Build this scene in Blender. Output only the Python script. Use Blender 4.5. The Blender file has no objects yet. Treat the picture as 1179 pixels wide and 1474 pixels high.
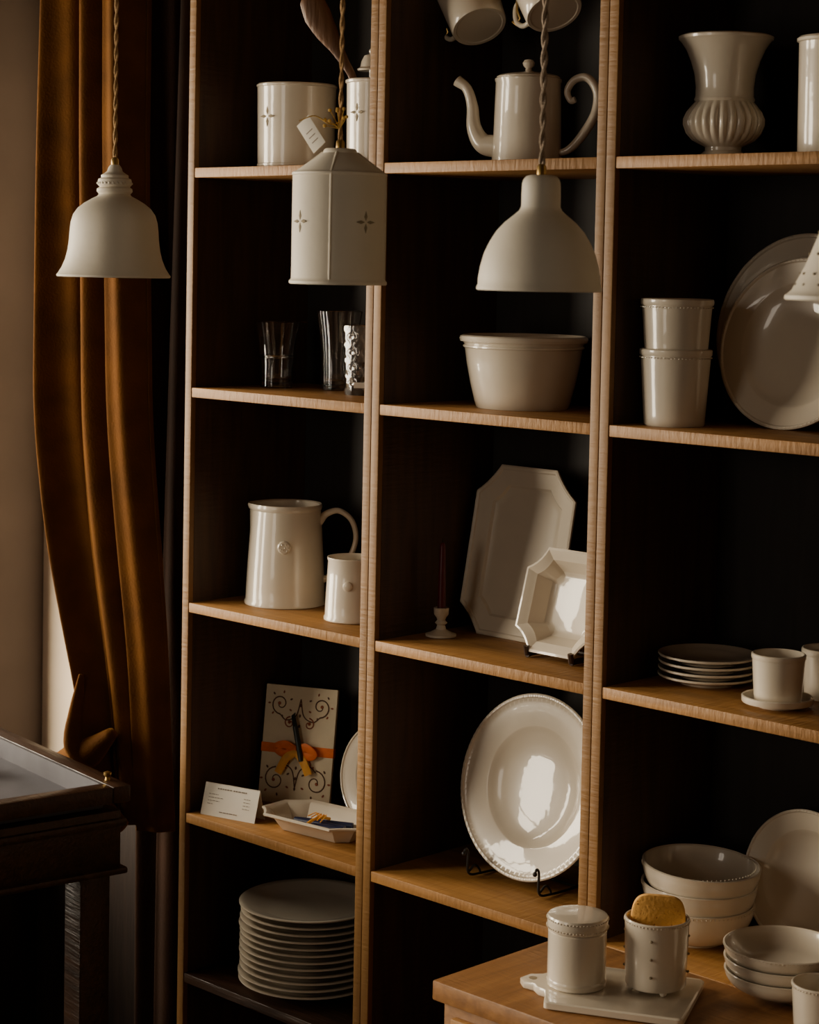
import bpy, bmesh, math, random
from mathutils import Matrix, Vector
random.seed(7)
pi=math.pi; sin=math.sin; cos=math.cos
# ------------------------------------------------------------------ materials
def mat_base(name):
    m=bpy.data.materials.new(name);m.use_nodes=True
    nt=m.node_tree;b=nt.nodes['Principled BSDF'];return m,nt,b
def ramp(nt,stops):
    r=nt.nodes.new('ShaderNodeValToRGB');e=r.color_ramp.elements
    while len(e)<len(stops): e.new(0.5)
    for i,(p,c) in enumerate(stops): e[i].position=p;e[i].color=(*c,1)
    return r
def simple(name,col,rough=.5,metal=0,var=.08,scale=30,bump=.0,coat=0,sheen=0,bscale=None,spec=.5,crough=.05,scol=None):
    m,nt,b=mat_base(name)
    tc=nt.nodes.new('ShaderNodeTexCoord');n=nt.nodes.new('ShaderNodeTexNoise')
    n.inputs['Scale'].default_value=scale;n.inputs['Detail'].default_value=4
    nt.links.new(tc.outputs['Object'],n.inputs['Vector'])
    r=ramp(nt,[(.3,tuple(c*(1-var) for c in col)),(.7,tuple(min(1,c*(1+var)) for c in col))])
    nt.links.new(n.outputs['Fac'],r.inputs['Fac']);nt.links.new(r.outputs['Color'],b.inputs['Base Color'])
    b.inputs['Roughness'].default_value=rough;b.inputs['Metallic'].default_value=metal
    b.inputs['Coat Weight'].default_value=coat;b.inputs['Coat Roughness'].default_value=crough
    b.inputs['Sheen Weight'].default_value=sheen;b.inputs['Specular IOR Level'].default_value=spec
    if scol: b.inputs['Sheen Tint'].default_value=(*scol,1)
    if bump>0:
        n2=nt.nodes.new('ShaderNodeTexNoise');n2.inputs['Scale'].default_value=bscale or scale*2
        nt.links.new(tc.outputs['Object'],n2.inputs['Vector'])
        bp=nt.nodes.new('ShaderNodeBump');bp.inputs['Strength'].default_value=bump;bp.inputs['Distance'].default_value=.004
        nt.links.new(n2.outputs['Fac'],bp.inputs['Height']);nt.links.new(bp.outputs['Normal'],b.inputs['Normal'])
        if coat>0: nt.links.new(bp.outputs['Normal'],b.inputs['Coat Normal'])
    return m
def wood(name,c1,c2,axis='X',rough=.55,saw=True,bump=.4):
    m,nt,b=mat_base(name)
    tc=nt.nodes.new('ShaderNodeTexCoord');mp=nt.nodes.new('ShaderNodeMapping')
    s={'X':(2.2,26,26),'Y':(26,2.2,26),'Z':(26,26,2.2)}[axis]
    mp.inputs['Scale'].default_value=s
    nt.links.new(tc.outputs['Object'],mp.inputs['Vector'])
    n=nt.nodes.new('ShaderNodeTexNoise');n.inputs['Scale'].default_value=2.2;n.inputs['Detail'].default_value=8;n.inputs['Distortion'].default_value=.6
    nt.links.new(mp.outputs['Vector'],n.inputs['Vector'])
    r=ramp(nt,[(.3,c1),(.72,c2)])
    nt.links.new(n.outputs['Fac'],r.inputs['Fac']);nt.links.new(r.outputs['Color'],b.inputs['Base Color'])
    b.inputs['Roughness'].default_value=rough
    n2=nt.nodes.new('ShaderNodeTexNoise');n2.inputs['Scale'].default_value=6;n2.inputs['Detail'].default_value=6
    mp2=nt.nodes.new('ShaderNodeMapping')
    mp2.inputs['Scale'].default_value={'X':(22,2,6),'Y':(3,22,6),'Z':(3,3,22)}[axis] if saw else s
    nt.links.new(tc.outputs['Object'],mp2.inputs['Vector']);nt.links.new(mp2.outputs['Vector'],n2.inputs['Vector'])
    bp=nt.nodes.new('ShaderNodeBump');bp.inputs['Strength'].default_value=bump;bp.inputs['Distance'].default_value=.004
    nt.links.new(n2.outputs['Fac'],bp.inputs['Height']);nt.links.new(bp.outputs['Normal'],b.inputs['Normal'])
    return m
CER=simple('ceramic_glaze',(.73,.645,.515),.30,var=.05,scale=9,bump=.10,bscale=30,coat=1.0,crough=.04)
CERM=simple('ceramic_bisque',(.80,.73,.60),.5,var=.04,scale=12,bump=.12,bscale=45)
OAKX=wood('oak_shelf',(.26,.118,.024),(.42,.20,.048),'X')
OAKY=wood('oak_counter',(.18,.074,.016),(.31,.138,.034),'Y')
OAKZ=wood('oak_post',(.20,.092,.020),(.29,.145,.036),'Z')
SIDE=wood('dark_side_panel',(.045,.020,.008),(.085,.040,.015),'Z',.6)  # darker brown than the oak front edge
BACK=wood('black_stained_back',(.014,.011,.009),(.024,.019,.015),'Z',.6,False,.05)
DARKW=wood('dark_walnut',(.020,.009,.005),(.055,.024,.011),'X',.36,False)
DARKP=wood('under_table_shade',(.012,.007,.005),(.026,.014,.009),'Z',.6,False)  # near-black colour standing in for the darkness below the table
BRASS=simple('brass',(.55,.36,.12),.35,1)
CORD=simple('cloth_cord',(.52,.32,.14),.9,var=.3,scale=300,bump=.4)
CORDW=simple('cloth_cord_grey',(.38,.29,.21),.9,var=.3,scale=300,bump=.4)
BLACK=simple('black_iron',(.012,.011,.01),.5)
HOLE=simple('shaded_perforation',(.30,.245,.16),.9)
PAPER=simple('cream_paper',(.74,.63,.44),.85,var=.05,scale=25)
CARD=simple('white_card',(.82,.77,.67),.85,var=.03)
INK=simple('sepia_ink',(.13,.06,.03),.8)
INKR=simple('russet_ink',(.30,.08,.03),.8)
ORANGE=simple('orange_ribbon',(.80,.16,.012),.55,var=.12,scale=60)
YELLOW=simple('yellow_ribbon',(.82,.38,.05),.55,var=.12,scale=60)
NAVY=simple('navy_wax',(.012,.018,.06),.4)
PEN=simple('dark_green_wax',(.012,.02,.018),.35)
WAX=simple('burgundy_wax',(.10,.006,.012),.4)
SPONGE=simple('sponge_cellulose',(.85,.45,.11),.95,var=.10,scale=50,bump=.35,bscale=160)
PORE=simple('sponge_pore',(.5,.21,.045),.95)
SPOON=wood('spoon_wood',(.11,.05,.022),(.20,.10,.048),'Z',.5,False)
STRAW=simple('dried_flower',(.62,.38,.08),.9,var=.3,scale=200)
VELVET=simple('amber_velvet',(.105,.038,.006),.85,var=.28,scale=12,bump=.25,sheen=.38,bscale=220,spec=.1,scol=(1,.50,.12))
VELVETD=simple('shaded_brown_velvet',(.026,.011,.005),.95,var=.25,scale=10,bump=.2,sheen=.08,bscale=200,spec=.05)  # brown cloth, its dark tone carries the shade on the curtain's right part
PLASTER=simple('cream_plaster',(.88,.72,.53),.9,var=.06,scale=5,bump=.5,bscale=18)
TAUPE=simple('taupe_plaster',(.145,.115,.10),.9,var=.12,scale=4,bump=.4,bscale=14)
DWALL=simple('dark_plaster',(.08,.06,.047),.9,var=.1,scale=4)
FLOORM=wood('floor_boards',(.03,.017,.010),(.06,.032,.017),'Y',.5,False)
SLATE=simple('slate_lining',(.10,.097,.11),.6,var=.08)
def glassmat(name,col=(1,1,1),rough=.02):
    m,nt,b=mat_base(name);b.inputs['Transmission Weight'].default_value=1;b.inputs['IOR'].default_value=1.5
    n=nt.nodes.new('ShaderNodeTexNoise');n.inputs['Scale'].default_value=15
    r=ramp(nt,[(.3,tuple(c*.97 for c in col)),(.7,col)]);nt.links.new(n.outputs['Fac'],r.inputs['Fac'])
    nt.links.new(r.outputs['Color'],b.inputs['Base Color']);b.inputs['Roughness'].default_value=rough
    b.inputs['Coat Weight'].default_value=1.0;return m
GLASS=glassmat('clear_glass',(.97,.95,.92))
# ------------------------------------------------------------------ mesh builder
def ring_rect(w,h,c,conc=0.25,n=5,z=0.0):
    out=[]
    cor=[((w/2,h/2-c),(w/2-c,h/2),(w/2,h/2)),((-w/2+c,h/2),(-w/2,h/2-c),(-w/2,h/2)),
         ((-w/2,-h/2+c),(-w/2+c,-h/2),(-w/2,-h/2)),((w/2-c,-h/2),(w/2,-h/2+c),(w/2,-h/2))]
    for a,b,q in cor:
        nx,ny=-(1 if q[0]>0 else -1),-(1 if q[1]>0 else -1)
        for i in range(n):
            t=i/(n-1);k=4*t*(1-t)*conc*c*.5
            out.append(Vector((a[0]+(b[0]-a[0])*t+nx*k,a[1]+(b[1]-a[1])*t+ny*k,z)))
    return out
def cr(P,n=8):
    P=[Vector(p) for p in P];Q=[P[0]*2-P[1]]+P+[P[-1]*2-P[-2]];o=[]
    for i in range(1,len(Q)-2):
        a,b,c,d=Q[i-1],Q[i],Q[i+1],Q[i+2]
        for j in range(n):
            t=j/n
            o.append(.5*((2*b)+(c-a)*t+(2*a-5*b+4*c-d)*t*t+(3*b-a-3*c+d)*t**3))
    o.append(P[-1]);return o
def lerpl(L,n):
    o=[]
    for i in range(n):
        t=i/(n-1)*(len(L)-1);k=min(int(t),len(L)-2);o.append(L[k]+(L[k+1]-L[k])*(t-k))
    return o
class B:
    def __init__(s): s.bm=bmesh.new();s.mats=[]
    def mi(s,m):
        if m not in s.mats: s.mats.append(m)
        return s.mats.index(m)
    def face(s,vs,k,sm=True):
        try:
            f=s.bm.faces.new(vs);f.material_index=k;f.smooth=sm
        except ValueError: pass
    def lathe(s,prof,mat,seg=64,T=Matrix(),mod=None,closed=False):
        k=s.mi(mat);rows=[]
        for i,(r,z) in enumerate(prof):
            if r<1e-6: rows.append([s.bm.verts.new(T@Vector((0,0,z)))])
            else:
                row=[]
                for j in range(seg):
                    th=2*pi*j/seg;rr,zz=(r,z) if mod is None else mod(th,r,z)
                    row.append(s.bm.verts.new(T@Vector((rr*cos(th),rr*sin(th),zz))))
                rows.append(row)
        pr=list(zip(rows,rows[1:]))
        if closed: pr.append((rows[-1],rows[0]))
        for a,b in pr:
            for j in range(seg):
                j2=(j+1)%seg
                if len(a)==1 and len(b)==1: break
                if len(a)==1: s.face([a[0],b[j],b[j2]],k)
                elif len(b)==1: s.face([a[j],b[0],a[j2]],k)
                else: s.face([a[j],b[j],b[j2],a[j2]],k)
        return s
    def loft(s,loops,mat,T=Matrix(),cap0=True,cap1=True,smooth=True):
        k=s.mi(mat);R=[[s.bm.verts.new(T@Vector(p)) for p in L] for L in loops];n=len(R[0])
        for a,b in zip(R,R[1:]):
            for j in range(n): s.face([a[j],a[(j+1)%n],b[(j+1)%n],b[j]],k,smooth)
        if cap0: s.face(R[0][::-1],k,smooth)
        if cap1: s.face(R[-1],k,smooth)
        return s
    def tube(s,pts,rad,mat,seg=10,T=Matrix(),flat=1.0,up=None):
        pts=[Vector(p) for p in pts];n=len(pts)
        if not isinstance(rad,(list,tuple)): rad=[rad]*n
        if len(rad)!=n: rad=lerpl(list(rad),n)
        tg=[(pts[min(i+1,n-1)]-pts[max(i-1,0)]).normalized() for i in range(n)]
        u=Vector(up) if up else (Vector((0,0,1)) if abs(tg[0].z)<.9 else Vector((1,0,0)))
        u=(u-tg[0]*u.dot(tg[0])).normalized();L=[]
        for i in range(n):
            u=(u-tg[i]*u.dot(tg[i])).normalized();v=tg[i].cross(u)
            L.append([pts[i]+(u*cos(2*pi*j/seg)*flat+v*sin(2*pi*j/seg))*rad[i] for j in range(seg)])
        return s.loft(L,mat,T)
    def box(s,x0,x1,y0,y1,z0,z1,mat,bev=.0015,T=Matrix(),seg=2):
        t=bmesh.new();bmesh.ops.create_cube(t,size=1)
        for v in t.verts: v.co=Vector(((x0+x1)/2+v.co.x*(x1-x0),(y0+y1)/2+v.co.y*(y1-y0),(z0+z1)/2+v.co.z*(z1-z0)))
        if bev>0: bmesh.ops.bevel(t,geom=t.edges[:],offset=bev,segments=seg,affect='EDGES',profile=.5)
        k=s.mi(mat);mp={v:s.bm.verts.new(T@v.co) for v in t.verts}
        for f in t.faces: s.face([mp[v] for v in f.verts],k,True)
        t.free();return s
    def ball(s,c,r,mat,T=Matrix(),sc=(1,1,1),seg=12,rot=Matrix()):
        M=T@Matrix.Translation(c)@rot@Matrix.Diagonal((sc[0],sc[1],sc[2],1))
        h=seg//2
        return s.lathe([(0,-r)]+[(r*sin(pi*i/h),-r*cos(pi*i/h)) for i in range(1,h)]+[(0,r)],mat,seg,M)
    def done(s,name,loc=(0,0,0),rz=0,parent=None,ang=38):
        bmesh.ops.recalc_face_normals(s.bm,faces=s.bm.faces[:])
        me=bpy.data.meshes.new(name);s.bm.to_mesh(me);s.bm.free()
        for m in s.mats: me.materials.append(m)
        me.set_sharp_from_angle(angle=math.radians(ang))
        o=bpy.data.objects.new(name,me);bpy.context.collection.objects.link(o)
        o.location=loc;o.rotation_euler=(0,0,rz)
        if parent: o.parent=parent
        return o
def Tr(x,y,z): return Matrix.Translation((x,y,z))
def Rx(a): return Matrix.Rotation(a,4,'X')
def Ry(a): return Matrix.Rotation(a,4,'Y')
def Rz(a): return Matrix.Rotation(a,4,'Z')
# ------------------------------------------------------------------ dimensions
P=.5;t=.019;D=.30;TH=.018
Z1,Z2,Z3,Z4,Z5=1.95,1.5406,1.1349,.7335,.425
Z0=2.36
# ------------------------------------------------------------------ room
def wallbox(name,x0,x1,y0,y1,z0,z1,mat):
    b=B();b.box(x0,x1,y0,y1,z0,z1,mat,0);return b.done(name)
CEIL=3.1
wallbox('floor',-1.2,4.4,-4.2,.6,-.1,0,FLOORM)
wallbox('ceiling',-1.2,4.4,-4.2,.6,CEIL,CEIL+.1,DWALL)
wallbox('wall_back',-1.02,4.4,.325,.45,0,CEIL,PLASTER)
wallbox('wall_right',4.2,4.4,-4.2,.325,0,CEIL,DWALL)
wallbox('shade_panel_1',-.899,-.002,.305,.3245,.001,.62,DARKP)  # added dark panels; their colour makes the shade beneath the display table
wallbox('shade_panel_2',-.899,-.885,-.99,.304,.001,.62,DARKP)
b=B();X0,X1=-1.02,-.90;WZ0,WZ1=.62,2.30
WE=.19
OP=[(-2.75,-1.55),(-1.05,WE)]
b.box(X0,X1,WE,.325,0,CEIL,TAUPE,0);b.box(X0,X1,-1.55,-1.05,WZ0,WZ1,TAUPE,0);b.box(X0,X1,-4.2,-2.75,0,CEIL,TAUPE,0)
b.box(X0,X1,-2.75,WE,0,WZ0,TAUPE,0);b.box(X0,X1,-2.75,WE,WZ1,CEIL,TAUPE,0);b.done('wall_left')
FW=simple('window_paint',(.25,.2,.17),.5)
for n,(a,c) in enumerate(OP):
    b=B()
    for y in (a+.001,c-.031): b.box(X0+.02,X0+.06,y,y+.03,WZ0+.001,WZ1-.001,FW,.004)
    for z in (WZ0+.001,1.55,WZ1-.046): b.box(X0+.022,X0+.058,a+.002,c-.002,z,z+.035,FW,.004)
    b.done('window_%d'%(n+1))
SX0,SX1=.35,1.15  # unseen opening, added to let the front fill in
b=B();b.box(-.9,SX0,-4.2,-4.0,0,CEIL,DWALL,0);b.box(SX1,4.2,-4.2,-4.0,0,CEIL,DWALL,0)
b.box(SX0,SX1,-4.2,-4.0,0,.9,DWALL,0);b.box(SX0,SX1,-4.2,-4.0,2.6,CEIL,DWALL,0);b.done('wall_front')
b=B()
for x in (SX0+.001,.735,SX1-.036): b.box(x,x+.035,-4.16,-4.12,.901,2.599,FW,.004)
for z in (.901,1.75,2.56): b.box(SX0+.002,SX1-.002,-4.155,-4.125,z,z+.038,FW,.004)
b.done('window_3')  # unseen frame added around the front fill light
# ------------------------------------------------------------------ shelving
SU=bpy.data.objects.new('shelving_unit',None);bpy.context.collection.objects.link(SU)
for u in range(3):
    x0=u*P;x1=x0+P
    for (a,c,nm) in ((x0,x0+t,'left'),(x1-t,x1,'right')):
        g=.0006;b=B()
        b.box(a+g,c-g,.0,.012,.0,2.80,OAKZ,.0012)
        b.box(a+g,c-g,.012,D,.0,2.80,SIDE,0)
        b.done('side_panel_%s_%d'%(nm,u+1),parent=SU)
    b=B();b.box(x0+t,x1-t,D-.008,D,.0,2.80,BACK,0);b.done('back_panel_%d'%(u+1),parent=SU)
    for n,z in enumerate((2.80,Z0,Z1,Z2,Z3,Z4,Z5,.09)):
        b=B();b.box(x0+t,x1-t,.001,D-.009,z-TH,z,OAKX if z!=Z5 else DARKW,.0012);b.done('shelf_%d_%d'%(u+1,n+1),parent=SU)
# ------------------------------------------------------------------ counter cabinet
b=B();cx0,cx1,cy=.962,2.05,-.307
b.box(cx0,cx1,cy,-.001,Z4-.03,Z4,OAKY,.003)
b.box(cx0+.012,cx1-.012,cy+.014,-.002,.06,Z4-.0305,OAKY,.002)
for i in range(2):
    for j in range(3):
        xa=cx0+.035+i*.525;za=.10+j*.2
        b.box(xa,xa+.49,cy+.002,cy+.015,za,za+.185,OAKX,.003)
        b.lathe([(0,0),(.008,0),(.006,.012),(.013,.02),(.012,.028),(0,.03)],BRASS,16,Tr(xa+.245,cy+.002,za+.1)@Rx(pi/2))
for x in (cx0+.03,cx1-.07):
    for y in (cy+.03,-.06): b.box(x,x+.04,y,y+.04,0,.06,OAKY,.002)
b.done('counter_cabinet')
# ------------------------------------------------------------------ profiles
def cupP(rb,rt,h,th=.003,bulge=0,foot=True):
    o=[(0,.0015),(rb*.82,.0015),(rb*.86,0),(rb*.96,0),(rb,.003)]
    for i in range(1,8):
        q=i/8;o.append((rb+(rt-rb)*q+bulge*sin(pi*q),.003+(h-.006)*q))
    o+=[(rt,h-.003),(rt+.0006,h-.0012),(rt-.0004,h),(rt-th*.6,h+.0003),(rt-th,h-.0012),(rt-th,h-.004)]
    for i in range(7,0,-1):
        q=i/8;o.append((rb+(rt-rb)*q+bulge*sin(pi*q)-th,.003+(h-.006)*q))
    o+=[(rb-th*1.2,th*2),(rb*.8,th*1.2),(0,th*1.2)];return o
def plateP(R,h,th=.0035):
    return [(0,.002),(.50*R,.002),(.52*R,0),(.56*R,0),(.58*R,.003),(.70*R,.006),(.76*R,.45*h),(.9*R,.75*h),(.985*R,h-th*.6),(R,h-th*.2),(R,h+th*.3),
            (.985*R,h+th*.5),(.9*R,.75*h+th),(.77*R,.45*h+th),(.70*R,.008+th*.4),(.62*R,.005+th*.3),(0,.005)]
def rimP(R,w=.68):
    return [(0,.002),(.40*R,.002),(.42*R,0),(.46*R,0),(.48*R,.003),((w-.09)*R,.009),((w-.02)*R,.019),(.90*R,.024),(.985*R,.028),(R,.029),(R,.0315),
    (.985*R,.0330),(.965*R,.0326),(.952*R,.0302),(.91*R,.0288),(.88*R,.0280),(w*R,.0240),((w-.015)*R,.0230),((w-.05)*R,.0190),((w-.12)*R,.0130),((w-.22)*R,.0092),((w-.34)*R,.0066),(.15*R,.0053),(0,.005)]
def bowlP(R,rb,h,th=.004):
    o=[(0,.003),(rb*.8,.003),(rb*.85,0),(rb,0),(rb*1.02,.004)]
    for i in range(1,11):
        q=i/10;o.append((rb*1.02+(R-rb*1.02)*sin(q*pi/2)**.9,.004+(h-.004)*(1-cos(q*pi/2))**.9))
    o+=[(R+.0006,h+.001),(R-th*.5,h+.002),(R-th,h)]
    for i in range(9,0,-1):
        q=i/10;o.append((rb*1.02+(R-rb*1.02)*sin(q*pi/2)**.9-th,.004+th+(h-.004)*(1-cos(q*pi/2))**.9*.985))
    o+=[(rb*.8,.004+th),(0,.004+th)];return o
def beads(b,R,z,n,r,mat,T=Matrix(),sz=1):
    for i in range(n):
        a=2*pi*i/n;b.ball((R*cos(a),R*sin(a),z),r,mat,T,(1,1,sz),6)
def clover(b,T,s,mat):
    for k in range(4):
        M=T@Ry(k*pi/2)
        pts=[(0,.12),(.17,.5),(0,1.0),(-.17,.5)]
        b.loft([[Vector((x*s,.0015,z*s)) for x,z in pts],[Vector((x*s*.9,-.0006,z*s)) for x,z in pts]],mat,M,smooth=False)
def faceM(r,ang,z,off=0):
    return Matrix.Translation((r*cos(ang),r*sin(ang),z))@Rz(ang+pi/2)
# ------------------------------------------------------------------ SHELF 1
b=B();b.lathe(cupP(.071,.0735,.157,.004),CER,64)
b.lathe([(.0725,.150),(.0752,.152),(.0752,.155),(.0725,.157)],CER,64)
b.lathe([(.0705,.004),(.0725,.006),(.0725,.009),(.0705,.011)],CER,64)
clover(b,faceM(.0725,math.radians(-90),.095),.019,HOLE)
b.done('ceramic_canister',(.150,.135,Z1))
b=B();b.lathe(cupP(.052,.054,.155,.004),CER,56)
b.lathe([(.053,.147),(.0565,.149),(.0565,.153),(.053,.155)],CER,56)
clover(b,faceM(.0535,math.radians(-85),.095),.016,HOLE)
b.done('utensil_crock',(.372,.125,Z1))
b=B()
sp=cr([(.010,0,.015),(-.018,.0,.085),(-.040,0,.150),(-.056,0,.180),(-.072,0,.206),(-.090,0,.234),(-.106,0,.262),(-.118,0,.290),(-.124,0,.306)],6)
b.tube(sp,[.0055,.0060,.0068,.0080,.0120,.0200,.0245,.0215,.006],SPOON,16,flat=.38,up=(0,1,0))
b.done('wooden_spoon',(.370,.125,Z1+.004),math.radians(44))
b=B();b.tube(cr([(.012,.012,.006),(.004,0,.1),(0,0,.17)],5),.004,CER,10)
b.lathe([(0,.0),(.024,.001),(.026,.004),(.020,.008),(.018,.018),(.013,.028),(0,.034)],CER,28,Tr(0,0,.166))
b.ball((0,0,.202),.005,CER)
b.done('ceramic_ladle',(.362,.120,Z1+.004))
b=B()
b.lathe([(0,.002),(.052,.002),(.055,0),(.059,.003),(.0585,.012),(.0575,.02),(.056,.08),(.0545,.135),(.056,.138),(.056,.142),(.053,.144),(.050,.144),(.050,.12),(.0,.12)],CER,64)
b.lathe([(.052,.143),(.0535,.1455),(.05,.148),(.035,.151),(.015,.154),(.006,.156),(.005,.160),(.009,.164),(.0105,.169),(.007,.174),(0,.176)],CER,48)
sp=cr([(-.050,0,.030),(-.078,0,.036),(-.094,0,.062),(-.098,0,.098),(-.108,0,.127),(-.126,0,.141)],7)
b.tube(sp,[.020,.018,.014,.011,.009,.0085,.0100],CER,16)
b.tube([(-.123,0,.1395),(-.1265,0,.1415)],[.0070,.0071],HOLE,12)
hd=cr([(.050,0,.018),(.074,0,.026),(.098,0,.052),(.117,0,.086),(.119,0,.120),(.102,0,.143),(.080,0,.140),(.068,0,.122),(.074,0,.106),(.082,0,.108)],7)
b.tube(hd,[.006,.0085,.0098,.0098,.0095,.009,.008,.007,.0065,.0065],CER,14,flat=.8)
b.done('teapot',(.712,.145,Z1),math.radians(24))
def hangcup(loc,dirv,rz):
    b=B();M=Vector((0,0,-1)).rotation_difference(Vector(dirv).normalized()).to_matrix().to_4x4()@Rz(rz)
    b.lathe(cupP(.048,.054,.105,.003),CER,56,M)
    b.tube(cr([(.048,0,.03),(.072,0,.035),(.084,0,.055),(.075,0,.078),(.051,0,.082)],6),.0045,CER,10,M)
    hk=M@Vector((.084,0,.056))
    top=Z0-TH-loc[2]
    b.tube([(hk.x,hk.y,top),(hk.x,hk.y,hk.z+.02),(hk.x+.008,hk.y,hk.z+.004),(hk.x,hk.y,hk.z-.006),(hk.x-.009,hk.y,hk.z)],.002,BRASS,8)
    return b.done('hanging_mug',loc)
hangcup((.612,.13,2.184),(.46,-.16,-.64),pi*.95)
hangcup((.778,.13,2.196),(.46,-.16,-.64),pi*.95)
def fl(th,r,z):
    if .022<z<.090:
        w=sin((z-.022)/.068*pi);return r*(1+.050*w*(abs(cos(th*13))*2-1)),z
    return r,z
b=B()
b.lathe([(0,.004),(.026,.004),(.030,0),(.037,0),(.0375,.004),(.034,.009),(.028,.014),(.028,.019),(.036,.023),(.048,.030),(.056,.040),(.060,.053),(.060,.062),(.056,.073),(.049,.083),(.045,.088),(.047,.092),(.045,.096),
 (.0445,.110),(.047,.130),(.053,.150),(.060,.167),(.068,.179),(.0725,.183),(.073,.187),(.070,.189),(.064,.184),(.056,.168),(.049,.150),(.042,.13),(.04,.1),(.03,.06),(0,.05)],CER,156,mod=fl)
b.done('urn_vase',(1.113,.145,Z1))
b=B();b.lathe(cupP(.053,.055,.175,.004),CER,56);b.lathe([(.0545,.166),(.058,.168),(.058,.172),(.0545,.175)],CER,56)
b.done('ceramic_cylinder_vase',(1.315,.14,Z1))
# ------------------------------------------------------------------ SHELF 2
def tumbler(loc,prof,mod=None,extra=None,seg=48):
    b=B();b.lathe(prof,GLASS,seg,mod=mod)
    if extra: extra(b)
    return b.done('glass_tumbler',loc)
def flare(rb,rm,rt,h,th=.002):
    o=[(0,0),(rb*.95,0),(rb,.002)]
    for i in range(1,10):
        q=i/9;o.append((rm+(rt-rm)*q**2+(rb-rm)*(1-q)**3,.002+(h-.002)*q))
    o.append((rt-th*.5,h+.0008))
    for i in range(9,0,-1):
        q=i/9;o.append((rm+(rt-rm)*q**2+(rb-rm)*(1-q)**3-th,.002+(h-.002)*q))
    o+=[(rb-.004,.012),(0,.011)];return o
tumbler((.090,.150,Z2),flare(.031,.029,.043,.124,.0025),mod=lambda th,r,z:(r*(1+.012*cos(12*th)),z),seg=96,extra=lambda b:b.lathe([(.0310,.056),(.0345,.058),(.0345,.060),(.0310,.062)],GLASS,48,closed=True))
tumbler((.202,.205,Z2),flare(.032,.030,.043,.148,.0025),mod=lambda th,r,z:(r*(1+.025*cos(10*th)),z),seg=80)
def dimp(th,r,z):
    if r<.02: return r,z
    return r*(1+.03*cos(9*th+ (pi if int(z/.014)%2 else 0))*abs(sin(pi*z/.014))),z
pf=[(0,0),(.031,0)]+[(.032+.006*i/28,.004+.122*i/28) for i in range(29)]+[(.0368,.127)]+[(.0295+.006*i/28,.012+.112*i/28) for i in range(28,-1,-1)]+[(0,.011)]
b=B();b.lathe(pf,GLASS,72,mod=dimp)
b.loft([[Vector(p) for p in ((-.014,-.0005,0),(.014,-.0005,0),(.014,-.0005,.010),(-.014,-.0005,.010))],[Vector(p) for p in ((-.014,-.001,0),(.014,-.001,0),(.014,-.001,.010),(-.014,-.001,.010))]],CARD,faceM(.0345,math.radians(-46),.014))
b.done('glass_tumbler',(.322,.150,Z2))
b=B()
b.lathe([(0,.003),(.068,.003),(.071,0),(.077,0),(.079,.003),(.082,.012),(.089,.04),(.096,.075),(.101,.108),(.104,.111),(.108,.113),(.1095,.117),(.108,.121),(.104,.123),(.100,.119),(.097,.108),(.091,.075),(.083,.04),(.074,.012),(0,.008)],CER,88)
b.lathe([(.1008,.101),(.1030,.1025),(.1032,.105),(.1010,.1065)],CER,88);beads(b,.1065,.113,84,.0013,CER)
b.done('serving_bowl',(.702,.160,Z2))
b=B();b.lathe(cupP(.047,.0545,.118,.0035),CER,64)
b.lathe([(.0548,.108),(.0562,.110),(.0562,.1165),(.0548,.118)],CER,64)
T=Tr(0,0,.077);b.lathe(cupP(.046,.0545,.118,.0035),CER,64,T)
b.lathe([(.0548,.108),(.0562,.110),(.0562,.1165),(.0548,.118)],CER,64,T)
beads(b,.0553,.105,60,.0011,CER);beads(b,.0553,.105+.077,60,.0011,CER)
b.done('stacked_beakers',(1.079,.085,Z2))
def upright(name,R,h,base,th,yaw=0,mod=None,prof=None,seg=96,nb=0):
    b=B();M=Rx(th)@Tr(0,R,0)
    b.lathe(prof or rimP(R),CER,seg,M,mod=mod)
    if nb: beads(b,.976*R,.0332,nb,.0014,CER,M,.6)
    o=b.done(name,(0,0,0))
    zmin=min(v.co.z for v in o.data.vertices);o.location=(base[0],base[1],base[2]-zmin);o.rotation_euler=(0,0,yaw)
    return o
upright('dinner_plate',.152,.020,(1.204,.232,Z2),math.radians(80),nb=120,prof=rimP(.152,.74))
upright('dinner_plate',.134,.020,(1.222,.188,Z2),math.radians(77),nb=110,prof=rimP(.134,.74))
# ------------------------------------------------------------------ SHELF 3
b=B()
b.lathe([(0,.003),(.070,.003),(.073,0),(.077,.001),(.0775,.006),(.075,.010),(.0745,.03),(.072,.08),(.068,.14),(.065,.178),(.067,.181),(.0675,.186),(.066,.190),(.062,.188),(.061,.178),(.064,.14),(.068,.08),(.070,.01),(0,.007)],CER,72,
  mod=lambda th,r,z:(r*(1+(.10*max(0,cos(th-pi))**14*max(0,(z-.15)/.04) if r>.05 else 0)),z))
b.tube(cr([(.062,0,.156),(.076,0,.172),(.100,0,.178),(.124,0,.160),(.132,0,.125),(.118,0,.085),(.092,0,.058),(.070,0,.046)],7),[.010,.008,.0068,.0065,.0065,.0065,.007,.0085],CER,14,flat=.8)
T=faceM(.0715,math.radians(-85),.115);b.lathe([(0,.003),(.010,.003),(.0125,.001),(.0125,-.003)],CER,28,T@Rx(pi/2))
for k in range(7): b.ball((.006*cos(k),-.0035,.006*sin(k*1.9)),.0018,CER,T,(1,.6,1),6)
b.done('ceramic_pitcher',(.135,.140,Z3),math.radians(40))
b=B()
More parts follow.
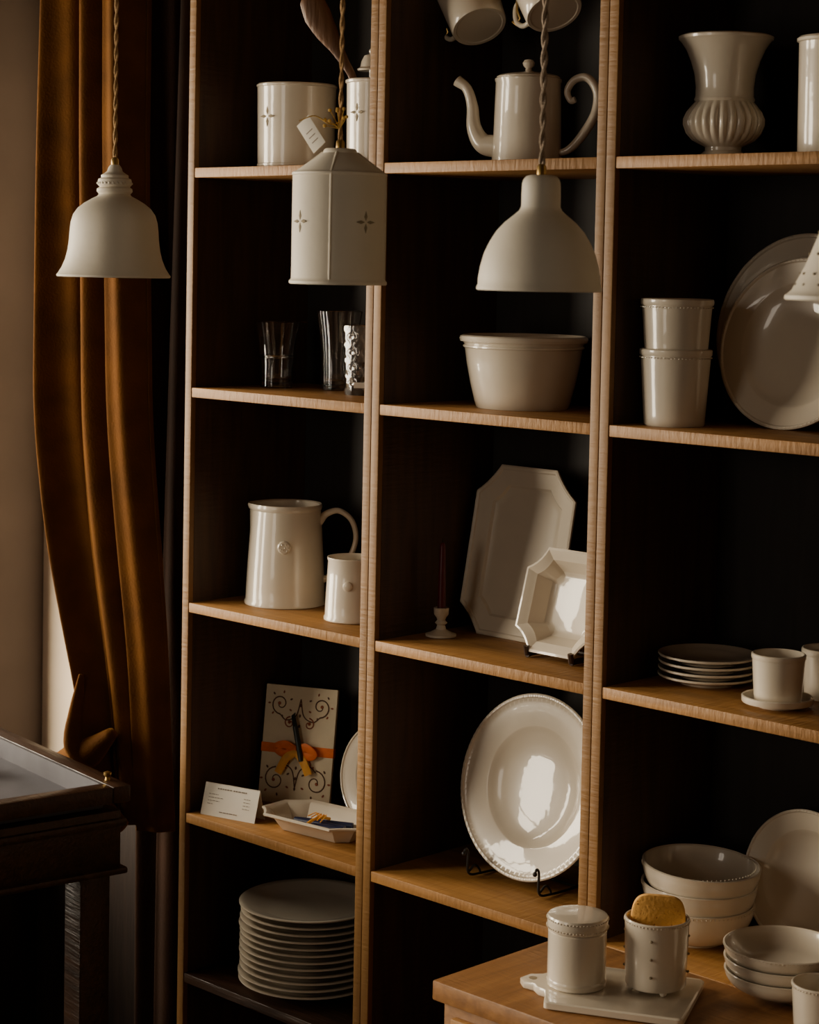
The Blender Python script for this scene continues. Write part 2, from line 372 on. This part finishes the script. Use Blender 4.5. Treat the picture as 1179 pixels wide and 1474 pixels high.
b.lathe([(0,.003),(.046,.003),(.049,0),(.052,.002),(.052,.007),(.050,.010),(.0495,.03),(.047,.08),(.0455,.108),(.047,.111),(.047,.115),(.044,.115),(.043,.108),(.045,.07),(.047,.01),(0,.007)],CER,60)
b.tube(cr([(.045,0,.095),(.058,0,.103),(.075,0,.095),(.080,0,.070),(.066,0,.040),(.047,0,.030)],7),[.006,.005,.0045,.0045,.005,.006],CER,12)
T=faceM(.0488,math.radians(-85),.068);b.lathe([(0,.0025),(.0065,.0025),(.0085,.001),(.0085,-.003)],CER,24,T@Rx(pi/2))
b.done('cream_jug',(.347,.112,Z3),math.radians(30))
b=B();b.lathe([(0,.002),(.022,0),(.027,.001),(.027,.005),(.018,.008),(.009,.013),(.007,.020),(.011,.024),(.007,.029),(.009,.034),(.013,.039),(.0135,.050),(.011,.051),(.008,.046),(0,.044)],CER,40)
b.lathe([(.0072,.044),(.0066,.10),(.0052,.158),(.003,.163),(0,.165)],WAX,24);b.tube([(0,0,.163),(0,0,.171)],.0008,BLACK,6)
b.done('candlestick',(.563,.118,Z3))
def octodish(name,w,h,levels,base,th,yaw,c,extra=None,flat=False,conc=.1):
    b=B();M=Matrix() if flat else Rx(th)@Tr(0,h/2,0)
    L=[ring_rect(w-2*i,h-2*i,max(c-i*.55,.004),conc,6,z) for i,z in levels]
    b.loft(L,CER,M)
    o=b.done(name,ang=24);zmin=min(v.co.z for v in o.data.vertices)
    o.location=(base[0],base[1],base[2]-zmin);o.rotation_euler=(0,0,yaw);return o
octodish('octagonal_platter',.228,.300,[(.045,0),(.040,.003),(.006,.014),(0,.017),(0,.021),(.003,.0225),(.007,.021),(.009,.0185),(.034,.0125),(.038,.008),(.043,.006),(.05,.005)],(.650,.205,Z3),math.radians(79),0,.050,conc=.1)
octodish('octagonal_dish',.170,.176,[(.040,0),(.036,.002),(.016,.030),(.002,.036),(0,.038),(0,.041),(.004,.042),(.010,.039),(.013,.037),(.019,.034),(.034,.010),(.040,.006),(.045,.005)],(.836,.128,Z3+.010),math.radians(74),0,.038,conc=.2)
b=B()
for dx in (-.05,.045):
    b.tube([(dx,-.035,.005),(dx,-.02,.006),(dx,.07,.006),(dx,.085,.10)],[.005,.005,.005,.004],DARKW,8)
    b.tube([(dx,-.034,.005),(dx,-.037,.020)],.005,DARKW,8)
b.tube([(-.05,.04,.006),(.045,.04,.006)],.004,DARKW,8)
b.done('plate_stand',(.836,.125,Z3))
def stack(name,n,R,h,step,loc,rnd=.0015,prof=None):
    b=B()
    for i in range(n):
        T=Tr(random.uniform(-rnd,rnd),random.uniform(-rnd,rnd),i*step)
        b.lathe(prof(R,h) if prof else plateP(R,h),CER,88,T)
    return b.done(name,loc)
stack('side_plate_stack',4,.078,.014,.0105,(1.106,.155,Z3))
b=B();b.lathe(plateP(.052,.013,.004),CER,60);b.lathe([(.0525,.007),(.0535,.009),(.0535,.016),(.0515,.017),(.050,.013)],CER,60)
T=Tr(0,0,.006);b.lathe(cupP(.035,.0395,.074,.003),CER,56,T);beads(b,.0395,.071,50,.001,CER,T)
b.lathe([(.0395,.066),(.0405,.068),(.0405,.073),(.039,.074)],CER,56,T)
b.done('cup_and_saucer',(1.279,.092,Z3))
b=B();b.lathe(cupP(.035,.0395,.076,.003),CER,56);b.lathe([(.0395,.066),(.0405,.068),(.0405,.073),(.039,.074)],CER,56)
b.done('ceramic_cup',(1.292,.205,Z3))
# ------------------------------------------------------------------ SHELF 4
b=B();W,H=.150,.226;M=Rx(math.radians(-9))
b.box(-W/2,W/2,0,.009,0,H,PAPER,.001,M)
def spiral(cx,cz,r,turn,a0,sgn,mat=INK,rr=.0014):
    pts=[]
    for i in range(26):
        q=i/25;a=a0+sgn*turn*2*pi*q;R=r*(1-.85*q);pts.append((cx+R*cos(a),-.0004,cz+R*sin(a)))
    b.tube(pts,[rr,rr*.7],mat,6,M);b.ball((pts[-1][0],-.0004,pts[-1][2]),.0035,INKR,M,(1,.3,1),8)
for sx in (-1,1):
    for (cz,r,f) in ((.190,.020,1),(.045,.024,-1)):
        spiral(sx*.042,cz,r,1.3,-pi/2*f,sx*f)
        spiral(sx*.020,cz-.035*f,.012,1.1,pi/2*f,-sx*f,INKR)
        b.tube(cr([(sx*.042,-.0004,cz-.020*f),(sx*.028,-.0004,cz-.030*f),(sx*.008,-.0004,cz-.02*f),(0,-.0004,cz+.012*f)],5),.0012,INK,6,M)
    for k in range(7):
        a=k*.9;b.ball((sx*(.042+.024*cos(a)),-.0004,.118+.072+.024*sin(a)),.0032,INK if k%2 else INKR,M,(1,.25,.6),6,rot=Ry(a))
        b.ball((sx*(.042+.029*cos(a)),-.0004,.045+.029*sin(a)),.0035,INK if k%2 else INKR,M,(1,.25,.6),6,rot=Ry(a))
for k in range(9):
    b.ball((0,-.0004,.03+.02*k),.003,INK,M,(.8,.25,1.2),6)
b.box(-W/2-.001,W/2+.001,-.0016,.0105,.096,.114,ORANGE,.0006,M)
def ribbon(pts,w,mat):
    b.tube(cr(pts,6),w,mat,8,M,flat=.16,up=(0,1,0))
ribbon([(-.002,-.004,.104),(-.022,-.012,.114),(-.040,-.010,.106),(-.024,-.008,.096),(0,-.004,.103)],.008,ORANGE)
ribbon([(.002,-.004,.104),(.022,-.012,.112),(.038,-.010,.100),(.022,-.008,.094),(0,-.004,.102)],.008,ORANGE)
ribbon([(0,-.005,.102),(-.018,-.010,.088),(-.030,-.008,.066),(-.034,-.008,.058)],.008,YELLOW)
ribbon([(0,-.005,.102),(.018,-.010,.084),(.030,-.008,.060)],.008,YELLOW)
b.tube([(.014,-.009,.085),(-.004,-.010,.150)],.0055,PEN,10,M);b.tube([(-.004,-.010,.150),(-.010,-.010,.17),(-.006,-.010,.176)],[.005,.004,.001],PEN,8,M)
b.done('stationery_folder',(.112,.190,Z4+.0005),math.radians(24))
b=B();w=.062;hh=.058
for s in (-1,1):
    b.loft([[Vector((-w,s*.018,0)),Vector((w,s*.018,0)),Vector((w,0,hh)),Vector((-w,0,hh))],[Vector((-w,s*.0172,0)),Vector((w,s*.0172,0)),Vector((w,-s*.0008,hh)),Vector((-w,-s*.0008,hh))]],CARD,smooth=False)
GREYI=simple('grey_print',(.32,.27,.22),.9)
def cardline(x0,x1,q,hgt=.0011):
    x=x0
    while x<x1:
        e=min(x1,x+random.uniform(.003,.008));z=hh*q;y=-.018*(1-q)-.0004
        b.box(x,e,y-.0003,y,z,z+hgt,GREYI,0);x=e+.0015
cardline(-.032,.0,.84,.0024);cardline(.004,.034,.84,.0024)
for i,q in enumerate((.66,.56,.46,.36)):
    cardline(-.05,-.05+(.022,.034,.026,.012)[i],q);cardline(.030,.045,q)
cardline(-.02,.02,.14,.0018)
b.done('tent_card',(.097,.050,Z4),math.radians(14))
octodish('ceramic_tray',.235,.138,[(.040,0),(.036,.001),(.018,.026),(.003,.030),(0,.032),(0,.035),(.004,.036),(.011,.034),(.014,.032),(.019,.029),(.034,.008),(.042,.006)],(.288,.098,Z4),0,math.radians(6),.038,flat=True)
b=B()
for y,a in ((-.012,.25),(.004,.12),(.018,.35)):
    T=Tr(0,y,.0)@Rz(a);b.tube([(-.055,0,.0),(.055,0,.0)],.0065,NAVY,12,T)
b.tube(cr([(-.004,-.03,.006),(-.002,-.012,.012),(0,.01,.012),(.002,.03,.006)],5),.0028,YELLOW,8)
for k in range(5): b.tube(cr([(0,0,.011),(-.01+.006*k,.006,.02),(-.022+.011*k,-.004-.004*k,.014)],5),.0012,YELLOW,6)
b.done('wax_stick_bundle',(.285,.095,Z4+.0145),math.radians(6))
upright('dessert_plate',.098,.014,(.330,.215,Z4),math.radians(80))
R=.157
def bigmod(th,r,z):
    if r>.955*R: return r,z+.0004*cos(th*90)
    return r,z
upright('charger_plate',R,.03,(.746,.150,Z4+.012),math.radians(78),prof=rimP(R,.66),mod=bigmod,seg=360)
b=B()
for dx in (-.085,.075):
    b.tube(cr([(dx,-.062,.045),(dx,-.058,.052),(dx,-.052,.045),(dx,-.050,.010),(dx,-.02,.003),(dx,.05,.003),(dx,.085,.020),(dx*.7,.10,.12)],6),.0022,BLACK,8)
    b.ball((dx,-.062,.045),.0042,BLACK)
    b.tube(cr([(dx,-.048,.012),(dx,-.034,.020),(dx,-.022,.010),(dx,-.02,.003)],6),.002,BLACK,8)
b.tube([(-.085,.045,.003),(.075,.045,.003)],.0022,BLACK,8)
b.done('wire_plate_stand',(.746,.145,Z4+.001))
# ------------------------------------------------------------------ SHELF 5
stack('dinner_plate_stack',12,.133,.018,.0128,(.222,.138,Z5),.002)
# ------------------------------------------------------------------ UNIT 3 lower level & counter
b=B()
for i in range(3): b.lathe(bowlP(.092-.002*(2-i),.042,.060,.004),CER,80,Tr(.001*i,0,i*.031)@Ry(math.radians((0,1,3)[i])))
for i in range(3): beads(b,.0885,.058+.031*i,80,.0012,CER)
b.done('serving_bowl_stack',(1.117,.130,Z4))
upright('dinner_plate',.108,.016,(1.250,.228,Z4),math.radians(80),nb=100,prof=rimP(.108,.72))
b=B();L=[]
def boardloop(z,ins):
    out=[];hw,hh2=.100-ins,.087-ins
    def arc(cx,cy,r,a0,a1,n=5):
        for i in range(n+1):
            a=math.radians(a0+(a1-a0)*i/n);out.append(Vector((cx+r*cos(a),cy+r*sin(a),z)))
    arc(hw-.008,-hh2+.008,.008,-90,0);arc(hw-.008,hh2-.008,.008,0,90);arc(-hw+.008,hh2-.008,.008,90,150)
    hp=[(-hw-.004,.058),(-hw-.010,.040),(-hw-.022,.034),(-hw-.030,.022),(-hw-.046,.018-ins),(-hw-.056+ins,.0),(-hw-.046,-.018+ins),(-hw-.030,-.022),(-hw-.022,-.034),(-hw-.010,-.040),(-hw-.004,-.058)]
    for x,y in hp: out.append(Vector((x,y,z)))
    arc(-hw+.008,-hh2+.008,.008,210,270)
    return out
b.loft([boardloop(0,.003),boardloop(.002,0),boardloop(.010,0),boardloop(.012,.002)],CER)
b.lathe([(0,0),(.006,0),(.006,.0006),(0,.0006)],HOLE,20,Tr(-.137,0,.012))
b.done('ceramic_board',(1.203,-.158,Z4+.0005),math.radians(26))
ZB=Z4+.0127
b=B();b.lathe([(0,.001),(.038,.001),(.040,0),(.0425,.002),(.0425,.080),(.0405,.082),(.038,.082),(.038,.01),(0,.008)],CER,64)
b.lathe([(0,.083),(.0425,.083),(.0440,.085),(.0440,.100),(.0425,.103),(.040,.1035),(.030,.1045),(.0,.105)],CER,64)
beads(b,.0443,.087,56,.0013,CER);beads(b,.0443,.099,56,.0013,CER)
b.lathe([(.0425,.006),(.0435,.008),(.0435,.010),(.0425,.012)],CER,64)
b.done('lidded_jar',(1.140,-.192,ZB))
b=B();T=Tr(0,0,.007);b.lathe(cupP(.044,.0465,.098,.0035),CER,64,T)
for k in range(4):
    a=math.radians(-45+90*k+10);b.ball((.037*cos(a),.037*sin(a),.0062),.0062,CER,Matrix(),(1,1,.98),10)
for r0 in range(3):
    for a in (-62,28,118,208): b.ball((.0462*cos(math.radians(a)),.0462*sin(math.radians(a)),.030+.026*r0),.0022,HOLE,Matrix(),(1,1,1),8)
beads(b,.0468,.094,56,.0012,CER,T)
b.done('ceramic_beaker',(1.228,-.120,ZB))
b=B()
def sl(y,ins):
    o=[]
    for i in range(48):
        a=2*pi*i/48;q=4.2;cx=abs(cos(a))**(2/q)*(1 if cos(a)>=0 else -1);cz=abs(sin(a))**(2/q)*(1 if sin(a)>=0 else -1)
        o.append(Vector(((.0395-ins)*cx,y,(.060-ins)*cz)))
    return o
TS=Rx(math.radians(-5))@Ry(math.radians(3))
b.loft([sl(-.009,.004),sl(-.006,0),sl(.006,0),sl(.009,.004)],SPONGE,TS)
for k in range(26):
    b.ball((random.uniform(-.033,.033),-.0090,random.uniform(.0,.053)),random.uniform(.0007,.0016),PORE,TS,(1,.3,1),6)
b.done('sponge',(1.226,-.117,ZB+.0740),math.radians(40))
b=B()
for i in range(3): b.lathe(bowlP(.086-.0012*(2-i),.040,.034,.0035),CER,80,Tr(0,0,i*.0185))
beads(b,.0858,.0705,90,.0012,CER)
b.done('shallow_bowl_stack',(1.345,.028,Z4))
b=B();b.lathe(cupP(.036,.040,.066,.003),CER,56);beads(b,.0402,.062,50,.001,CER)
b.done('ceramic_cup',(1.462,-.052,Z4))
# ------------------------------------------------------------------ pendant lamps
def twist(b,z0,z1,mat,r=.0024):
    n=int((z1-z0)/.004)
    for ph in (0,pi):
        b.tube([(r*.75*cos(ph+i*.5),r*.75*sin(ph+i*.5),z0+(z1-z0)*i/n) for i in range(n+1)],r*.8,mat,6)
def shade(prof,th):
    inner=[(max(r-th,.001),z) for r,z in prof if r>.02][::-1]
    return prof+[(prof[-1][0]-th*.5,prof[-1][1]-.0012)]+[(r,z+(.001 if i==0 else 0)) for i,(r,z) in enumerate(inner)]
def rose(b): b.lathe([(0,CEIL-LZ),(.04,CEIL-LZ),(.04,CEIL-LZ-.02),(.01,CEIL-LZ-.032),(0,CEIL-LZ-.032)],BRASS,32)
LY=-.5;LZ=1.752
b=B()
pr=[(0,.172),(.007,.172),(.010,.168),(.012,.162),(.016,.159),(.021,.156),(.021,.152),(.025,.150),(.026,.146),(.026,.141),(.023,.138),(.027,.135),(.0275,.131),(.024,.127),(.026,.124),(.034,.120),(.046,.113),(.056,.105),(.063,.095),(.0665,.083),(.068,.070),(.069,.055),(.071,.040),(.0745,.026),(.080,.013),(.085,.005),(.0875,.002),(.0875,.0)]
b.lathe(shade(pr,.003),CERM,80);beads(b,.0258,.1435,26,.0022,CERM)
b.lathe([(0,.171),(.006,.171),(.006,.180),(.004,.183),(0,.184)],BRASS,20);twist(b,.183,CEIL-LZ-.03,CORD);rose(b)
b.done('pendant_lamp',(.434,LY,LZ))
b=B()
pr=[(0,.185),(.020,.185),(.0225,.183),(.0235,.179),(.0625,.152),(.0640,.149),(.0640,.008),(.0655,.005),(.0675,.003),(.0675,.0)]
b.lathe(shade(pr,.003),CERM,84)
b.lathe([(.0635,.147),(.0655,.1485),(.0655,.151),(.0625,.153)],CERM,84)
for i in range(4):
    a=math.radians(-54+90*i)
    b.tube([(.0640*cos(a),.0640*sin(a),.006),(.0640*cos(a),.0640*sin(a),.150),(.0235*cos(a),.0235*sin(a),.1795)],.0019,CERM,8)
    clover(b,faceM(.0640,a+math.radians(45),.084),.015,HOLE)
b.lathe([(0,.184),(.006,.184),(.006,.194),(.004,.197),(0,.198)],BRASS,20);twist(b,.196,CEIL-LZ-.03,CORD);rose(b)
TM=Rz(math.radians(12));TG=TM@Tr(-.026,-.012,.186)@Ry(math.radians(-38))
b.box(-.0125,.0125,-.0004,.0004,0,.048,CARD,.0003,TG)
for i in range(3): b.box(-.006,.006,-.0008,-.0004,.012+.008*i,.0132+.008*i,GREYI,0,TG)
TM=Rz(math.radians(30))
b.tube(cr([(-.056,-.012,.222),(-.034,-.010,.229),(-.014,-.004,.218),(0,0,.222)],6),.0008,STRAW,6,TM)
for i in range(9):
    a=i*.7;q=(-.006+.016*cos(a),-.006,.228+.012*sin(a*1.7));b.tube([(0,-.003,.212),q],.0006,STRAW,5,TM);b.ball(q,.0028,STRAW,TM,seg=6)
b.done('pendant_lamp',(.938,LY,LZ))
b=B()
pr=[(0,.1435),(.014,.1435),(.019,.142),(.0225,.138),(.024,.133),(.0245,.120),(.0245,.104),(.027,.099),(.034,.093),(.045,.084),(.055,.073),(.063,.060),(.070,.045),(.0745,.028),(.0768,.014),(.077,.006),(.0785,.003),(.0787,0)]
b.lathe(shade(pr,.003),CERM,80)
b.lathe([(0,.142),(.006,.142),(.006,.154),(.004,.157),(0,.158)],BRASS,20);twist(b,.156,CEIL-LZ-.03,CORDW,.0030);rose(b)
b.done('pendant_lamp',(1.304,LY,LZ))
b=B()
pr=[(0,.118),(.010,.118),(.016,.115),(.020,.108),(.0235,.095),(.034,.067),(.0465,.036),(.0600,.010),(.0645,.006),(.0675,.004),(.068,.0)]
b.lathe(shade(pr,.003),CERM,80)
for row,(r,z,n) in enumerate(((.0565,.016,16),(.0510,.028,16),(.0415,.050,10),(.032,.074,8))):
    for i in range(n):
        a=2*pi*(i+.5*(row%2))/n;b.ball((r*cos(a),r*sin(a),z),.0017,HOLE,seg=8)
b.lathe([(0,.117),(.006,.117),(.006,.127),(0,.13)],BRASS,20);twist(b,.128,CEIL-LZ-.03,CORD);rose(b)
b.done('pendant_lamp',(1.752,LY,LZ))
# ------------------------------------------------------------------ curtains
def interp(tab,z):
    tab=sorted(tab)
    if z<=tab[0][0]: return tab[0][1]
    for (a,va),(c,vc) in zip(tab,tab[1:]):
        if z<=c:
            q=(z-a)/(c-a);return va+(vc-va)*q
    return tab[-1][1]
def curtain(left,right,y0,amp,nf,z0,z1,mat,ph=0,nz=100,nx=260,hem=None,slope=0,wob=1.0):
    b=B();k=b.mi(mat);g=[]
    for i in range(nz+1):
        row=[]
        for j in range(nx+1):
            q=j/nx;z=z0+(z1-z0)*i/nz
            if hem: z=z+hem(q)*(1-i/nz)
            xl=sum(interp(left,z+d) for d in (-.08,-.04,0,.04,.08))/5
            xr=sum(interp(right,z+d) for d in (-.08,-.04,0,.04,.08))/5
            w=q+.035*sin(q*7+z*.6)
            a=amp*(.85+.2*sin(z*1.3+q*4))
            y=y0+slope*q+a*sin(2*pi*nf*w+ph+.35*wob*sin(z*1.1+q*3))+.24*a*sin(2*pi*nf*2.6*w+1.1+.6*z)
            x=xl+(xr-xl)*q+.014*sin(2*pi*nf*w+1.6)
            row.append(b.bm.verts.new((x,y,z)))
        g.append(row)
    for i in range(nz):
        for j in range(nx): b.face([g[i][j],g[i][j+1],g[i+1][j+1],g[i+1][j]],k)
    return b
LE=[(.60,-.31),(.74,-.345),(.86,-.375),(1.0,-.435),(1.2,-.510),(1.45,-.562),(2.0,-.568),(3.1,-.562)]
RE=[(.60,-.24),(.74,-.255),(1.0,-.27),(1.2,-.30),(1.45,-.335),(2.0,-.360),(3.1,-.37)]
b=curtain(LE,RE,.078,.040,3.1,.66,CEIL-.06,VELVET,ph=.9,hem=lambda q:-.05*q,slope=.075)
b.tube(cr([(-.30,.07,.82),(-.35,.05,.775),(-.40,.04,.745),(-.44,.035,.725),(-.43,.04,.702),(-.37,.04,.690),(-.31,.05,.665),(-.26,.07,.635)],8),[.014,.036,.040,.030,.030,.036,.030,.015],VELVET,20,flat=.85)
b.tube(cr([(-.38,.05,.93),(-.375,.035,.86),(-.36,.02,.79),(-.31,.03,.72)],8),[.006,.018,.026,.012],VELVET,14,flat=.5)
o=b.done('velvet_curtain',ang=180);sm=o.modifiers.new('thick','SOLIDIFY');sm.thickness=.003
b=curtain([(0,-.44),(3.1,-.42)],[(0,-.035),(3.1,-.03)],.255,.024,5.5,.01,CEIL-.06,VELVETD,ph=1)  # darker second curtain; its colour stands in for the velvet's shadowed side
b.done('shaded_dark_curtain',ang=180)
b=B();b.tube([(-.66,.16,CEIL-.05),(-.015,.16,CEIL-.05)],.012,BRASS,16);b.ball((-.66,.16,CEIL-.05),.02,BRASS)
b.tube([(-.60,.16,CEIL-.05),(-.60,.324,CEIL-.05)],.006,BRASS,10);b.done('curtain_rod')
# ------------------------------------------------------------------ display table
b=B();ZT=.85;LX,LYY=.62,.85
b.box(-LX,0,-.035,0,ZT-.03,ZT,DARKW,.003);b.box(-LX,0,-LYY,-LYY+.035,ZT-.03,ZT,DARKW,.003)
b.box(-.035,0,-LYY+.035,-.035,ZT-.03,ZT,DARKW,.003);b.box(-LX,-LX+.035,-LYY+.035,-.035,ZT-.03,ZT,DARKW,.003)
b.box(-LX+.012,-.012,-LYY+.012,-.012,ZT-.15,ZT-.046,DARKW,.003)
b.box(-LX+.02,-.004,-LYY+.004,-.004,ZT-.075,ZT-.060,DARKW,.004)
b.box(-LX+.036,-.036,-LYY+.036,-.036,ZT-.045,ZT-.038,SLATE,.0)
for (xa,xb,ya,yb) in ((-LX+.035,-.035,-.041,-.0352),(-LX+.035,-LX+.041,-LYY+.035,-.035),(-.041,-.0352,-LYY+.035,-.035)):
    b.box(xa,xb,ya,yb,ZT-.040,ZT-.002,SLATE,0)
b.box(-LX+.002,-.002,-LYY+.002,-.002,ZT-.16,ZT-.148,DARKW,.004)
for x in (-.055,-LX+.055):
    for y in (-.055,-LYY+.055):
        b.box(x-.03,x+.03,y-.03,y+.03,0,ZT-.14,DARKW,.004)
b.box(-LX+.05,-.05,-LYY+.05,-.05,.16,.18,DARKW,.003)
b.lathe([(0,0),(.005,0),(.004,.006),(.007,.010),(.007,.014),(0,.017)],BRASS,16,Tr(-.05,-.02,ZT))
b.done('display_table',(.14,-.225,0),math.radians(-9))
b=B();b.lathe(flare(.03,.03,.036,.05,.003),GLASS,40);b.done('glass_dish',(-.25,-.31,ZT-.0375))
# ------------------------------------------------------------------ lights
def area(name,loc,dirv,sx,sy,en,col):
    l=bpy.data.lights.new(name,'AREA');l.shape='RECTANGLE';l.size=sx;l.size_y=sy;l.energy=en;l.color=col
    o=bpy.data.objects.new(name,l);bpy.context.collection.objects.link(o);o.location=loc
    o.rotation_euler=Vector(dirv).to_track_quat('-Z','Y').to_euler();return o
area('window_daylight',(-2.1,-1.9,1.85),(1,.55,-.12),3.0,2.4,430,(1,.86,.66))
area('front_fill_light',(.75,-4.18,1.75),(0,1,0),.78,1.7,14,(1,.86,.70))  # added front fill, window-shaped to give streak highlights
w=bpy.data.worlds.new('world');bpy.context.scene.world=w;w.use_nodes=True
w.node_tree.nodes['Background'].inputs[0].default_value=(.6,.55,.5,1);w.node_tree.nodes['Background'].inputs[1].default_value=.2
# ------------------------------------------------------------------ camera
yaw,pit,rol=.77025,-.05926,.02026
fw=Vector((-sin(yaw)*cos(pit),cos(yaw)*cos(pit),sin(pit)));r=fw.cross(Vector((0,0,1))).normalized();u=r.cross(fw)
r2=r*cos(rol)+u*sin(rol);u2=-r*sin(rol)+u*cos(rol)
cd=bpy.data.cameras.new('camera');co=bpy.data.objects.new('camera',cd);bpy.context.collection.objects.link(co)
co.matrix_world=Matrix((( r2.x,u2.x,-fw.x,2.99157),(r2.y,u2.y,-fw.y,-2.45005),(r2.z,u2.z,-fw.z,1.78482),(0,0,0,1)))
cd.sensor_fit='VERTICAL';cd.sensor_height=24;cd.sensor_width=24;cd.lens=2952.46*24/1474
cd.shift_x=-15.2/1474;cd.shift_y=-185.5/1474;cd.clip_start=.05
cd.dof.use_dof=True;cd.dof.focus_distance=3.45;cd.dof.aperture_fstop=7.0
bpy.context.scene.camera=co
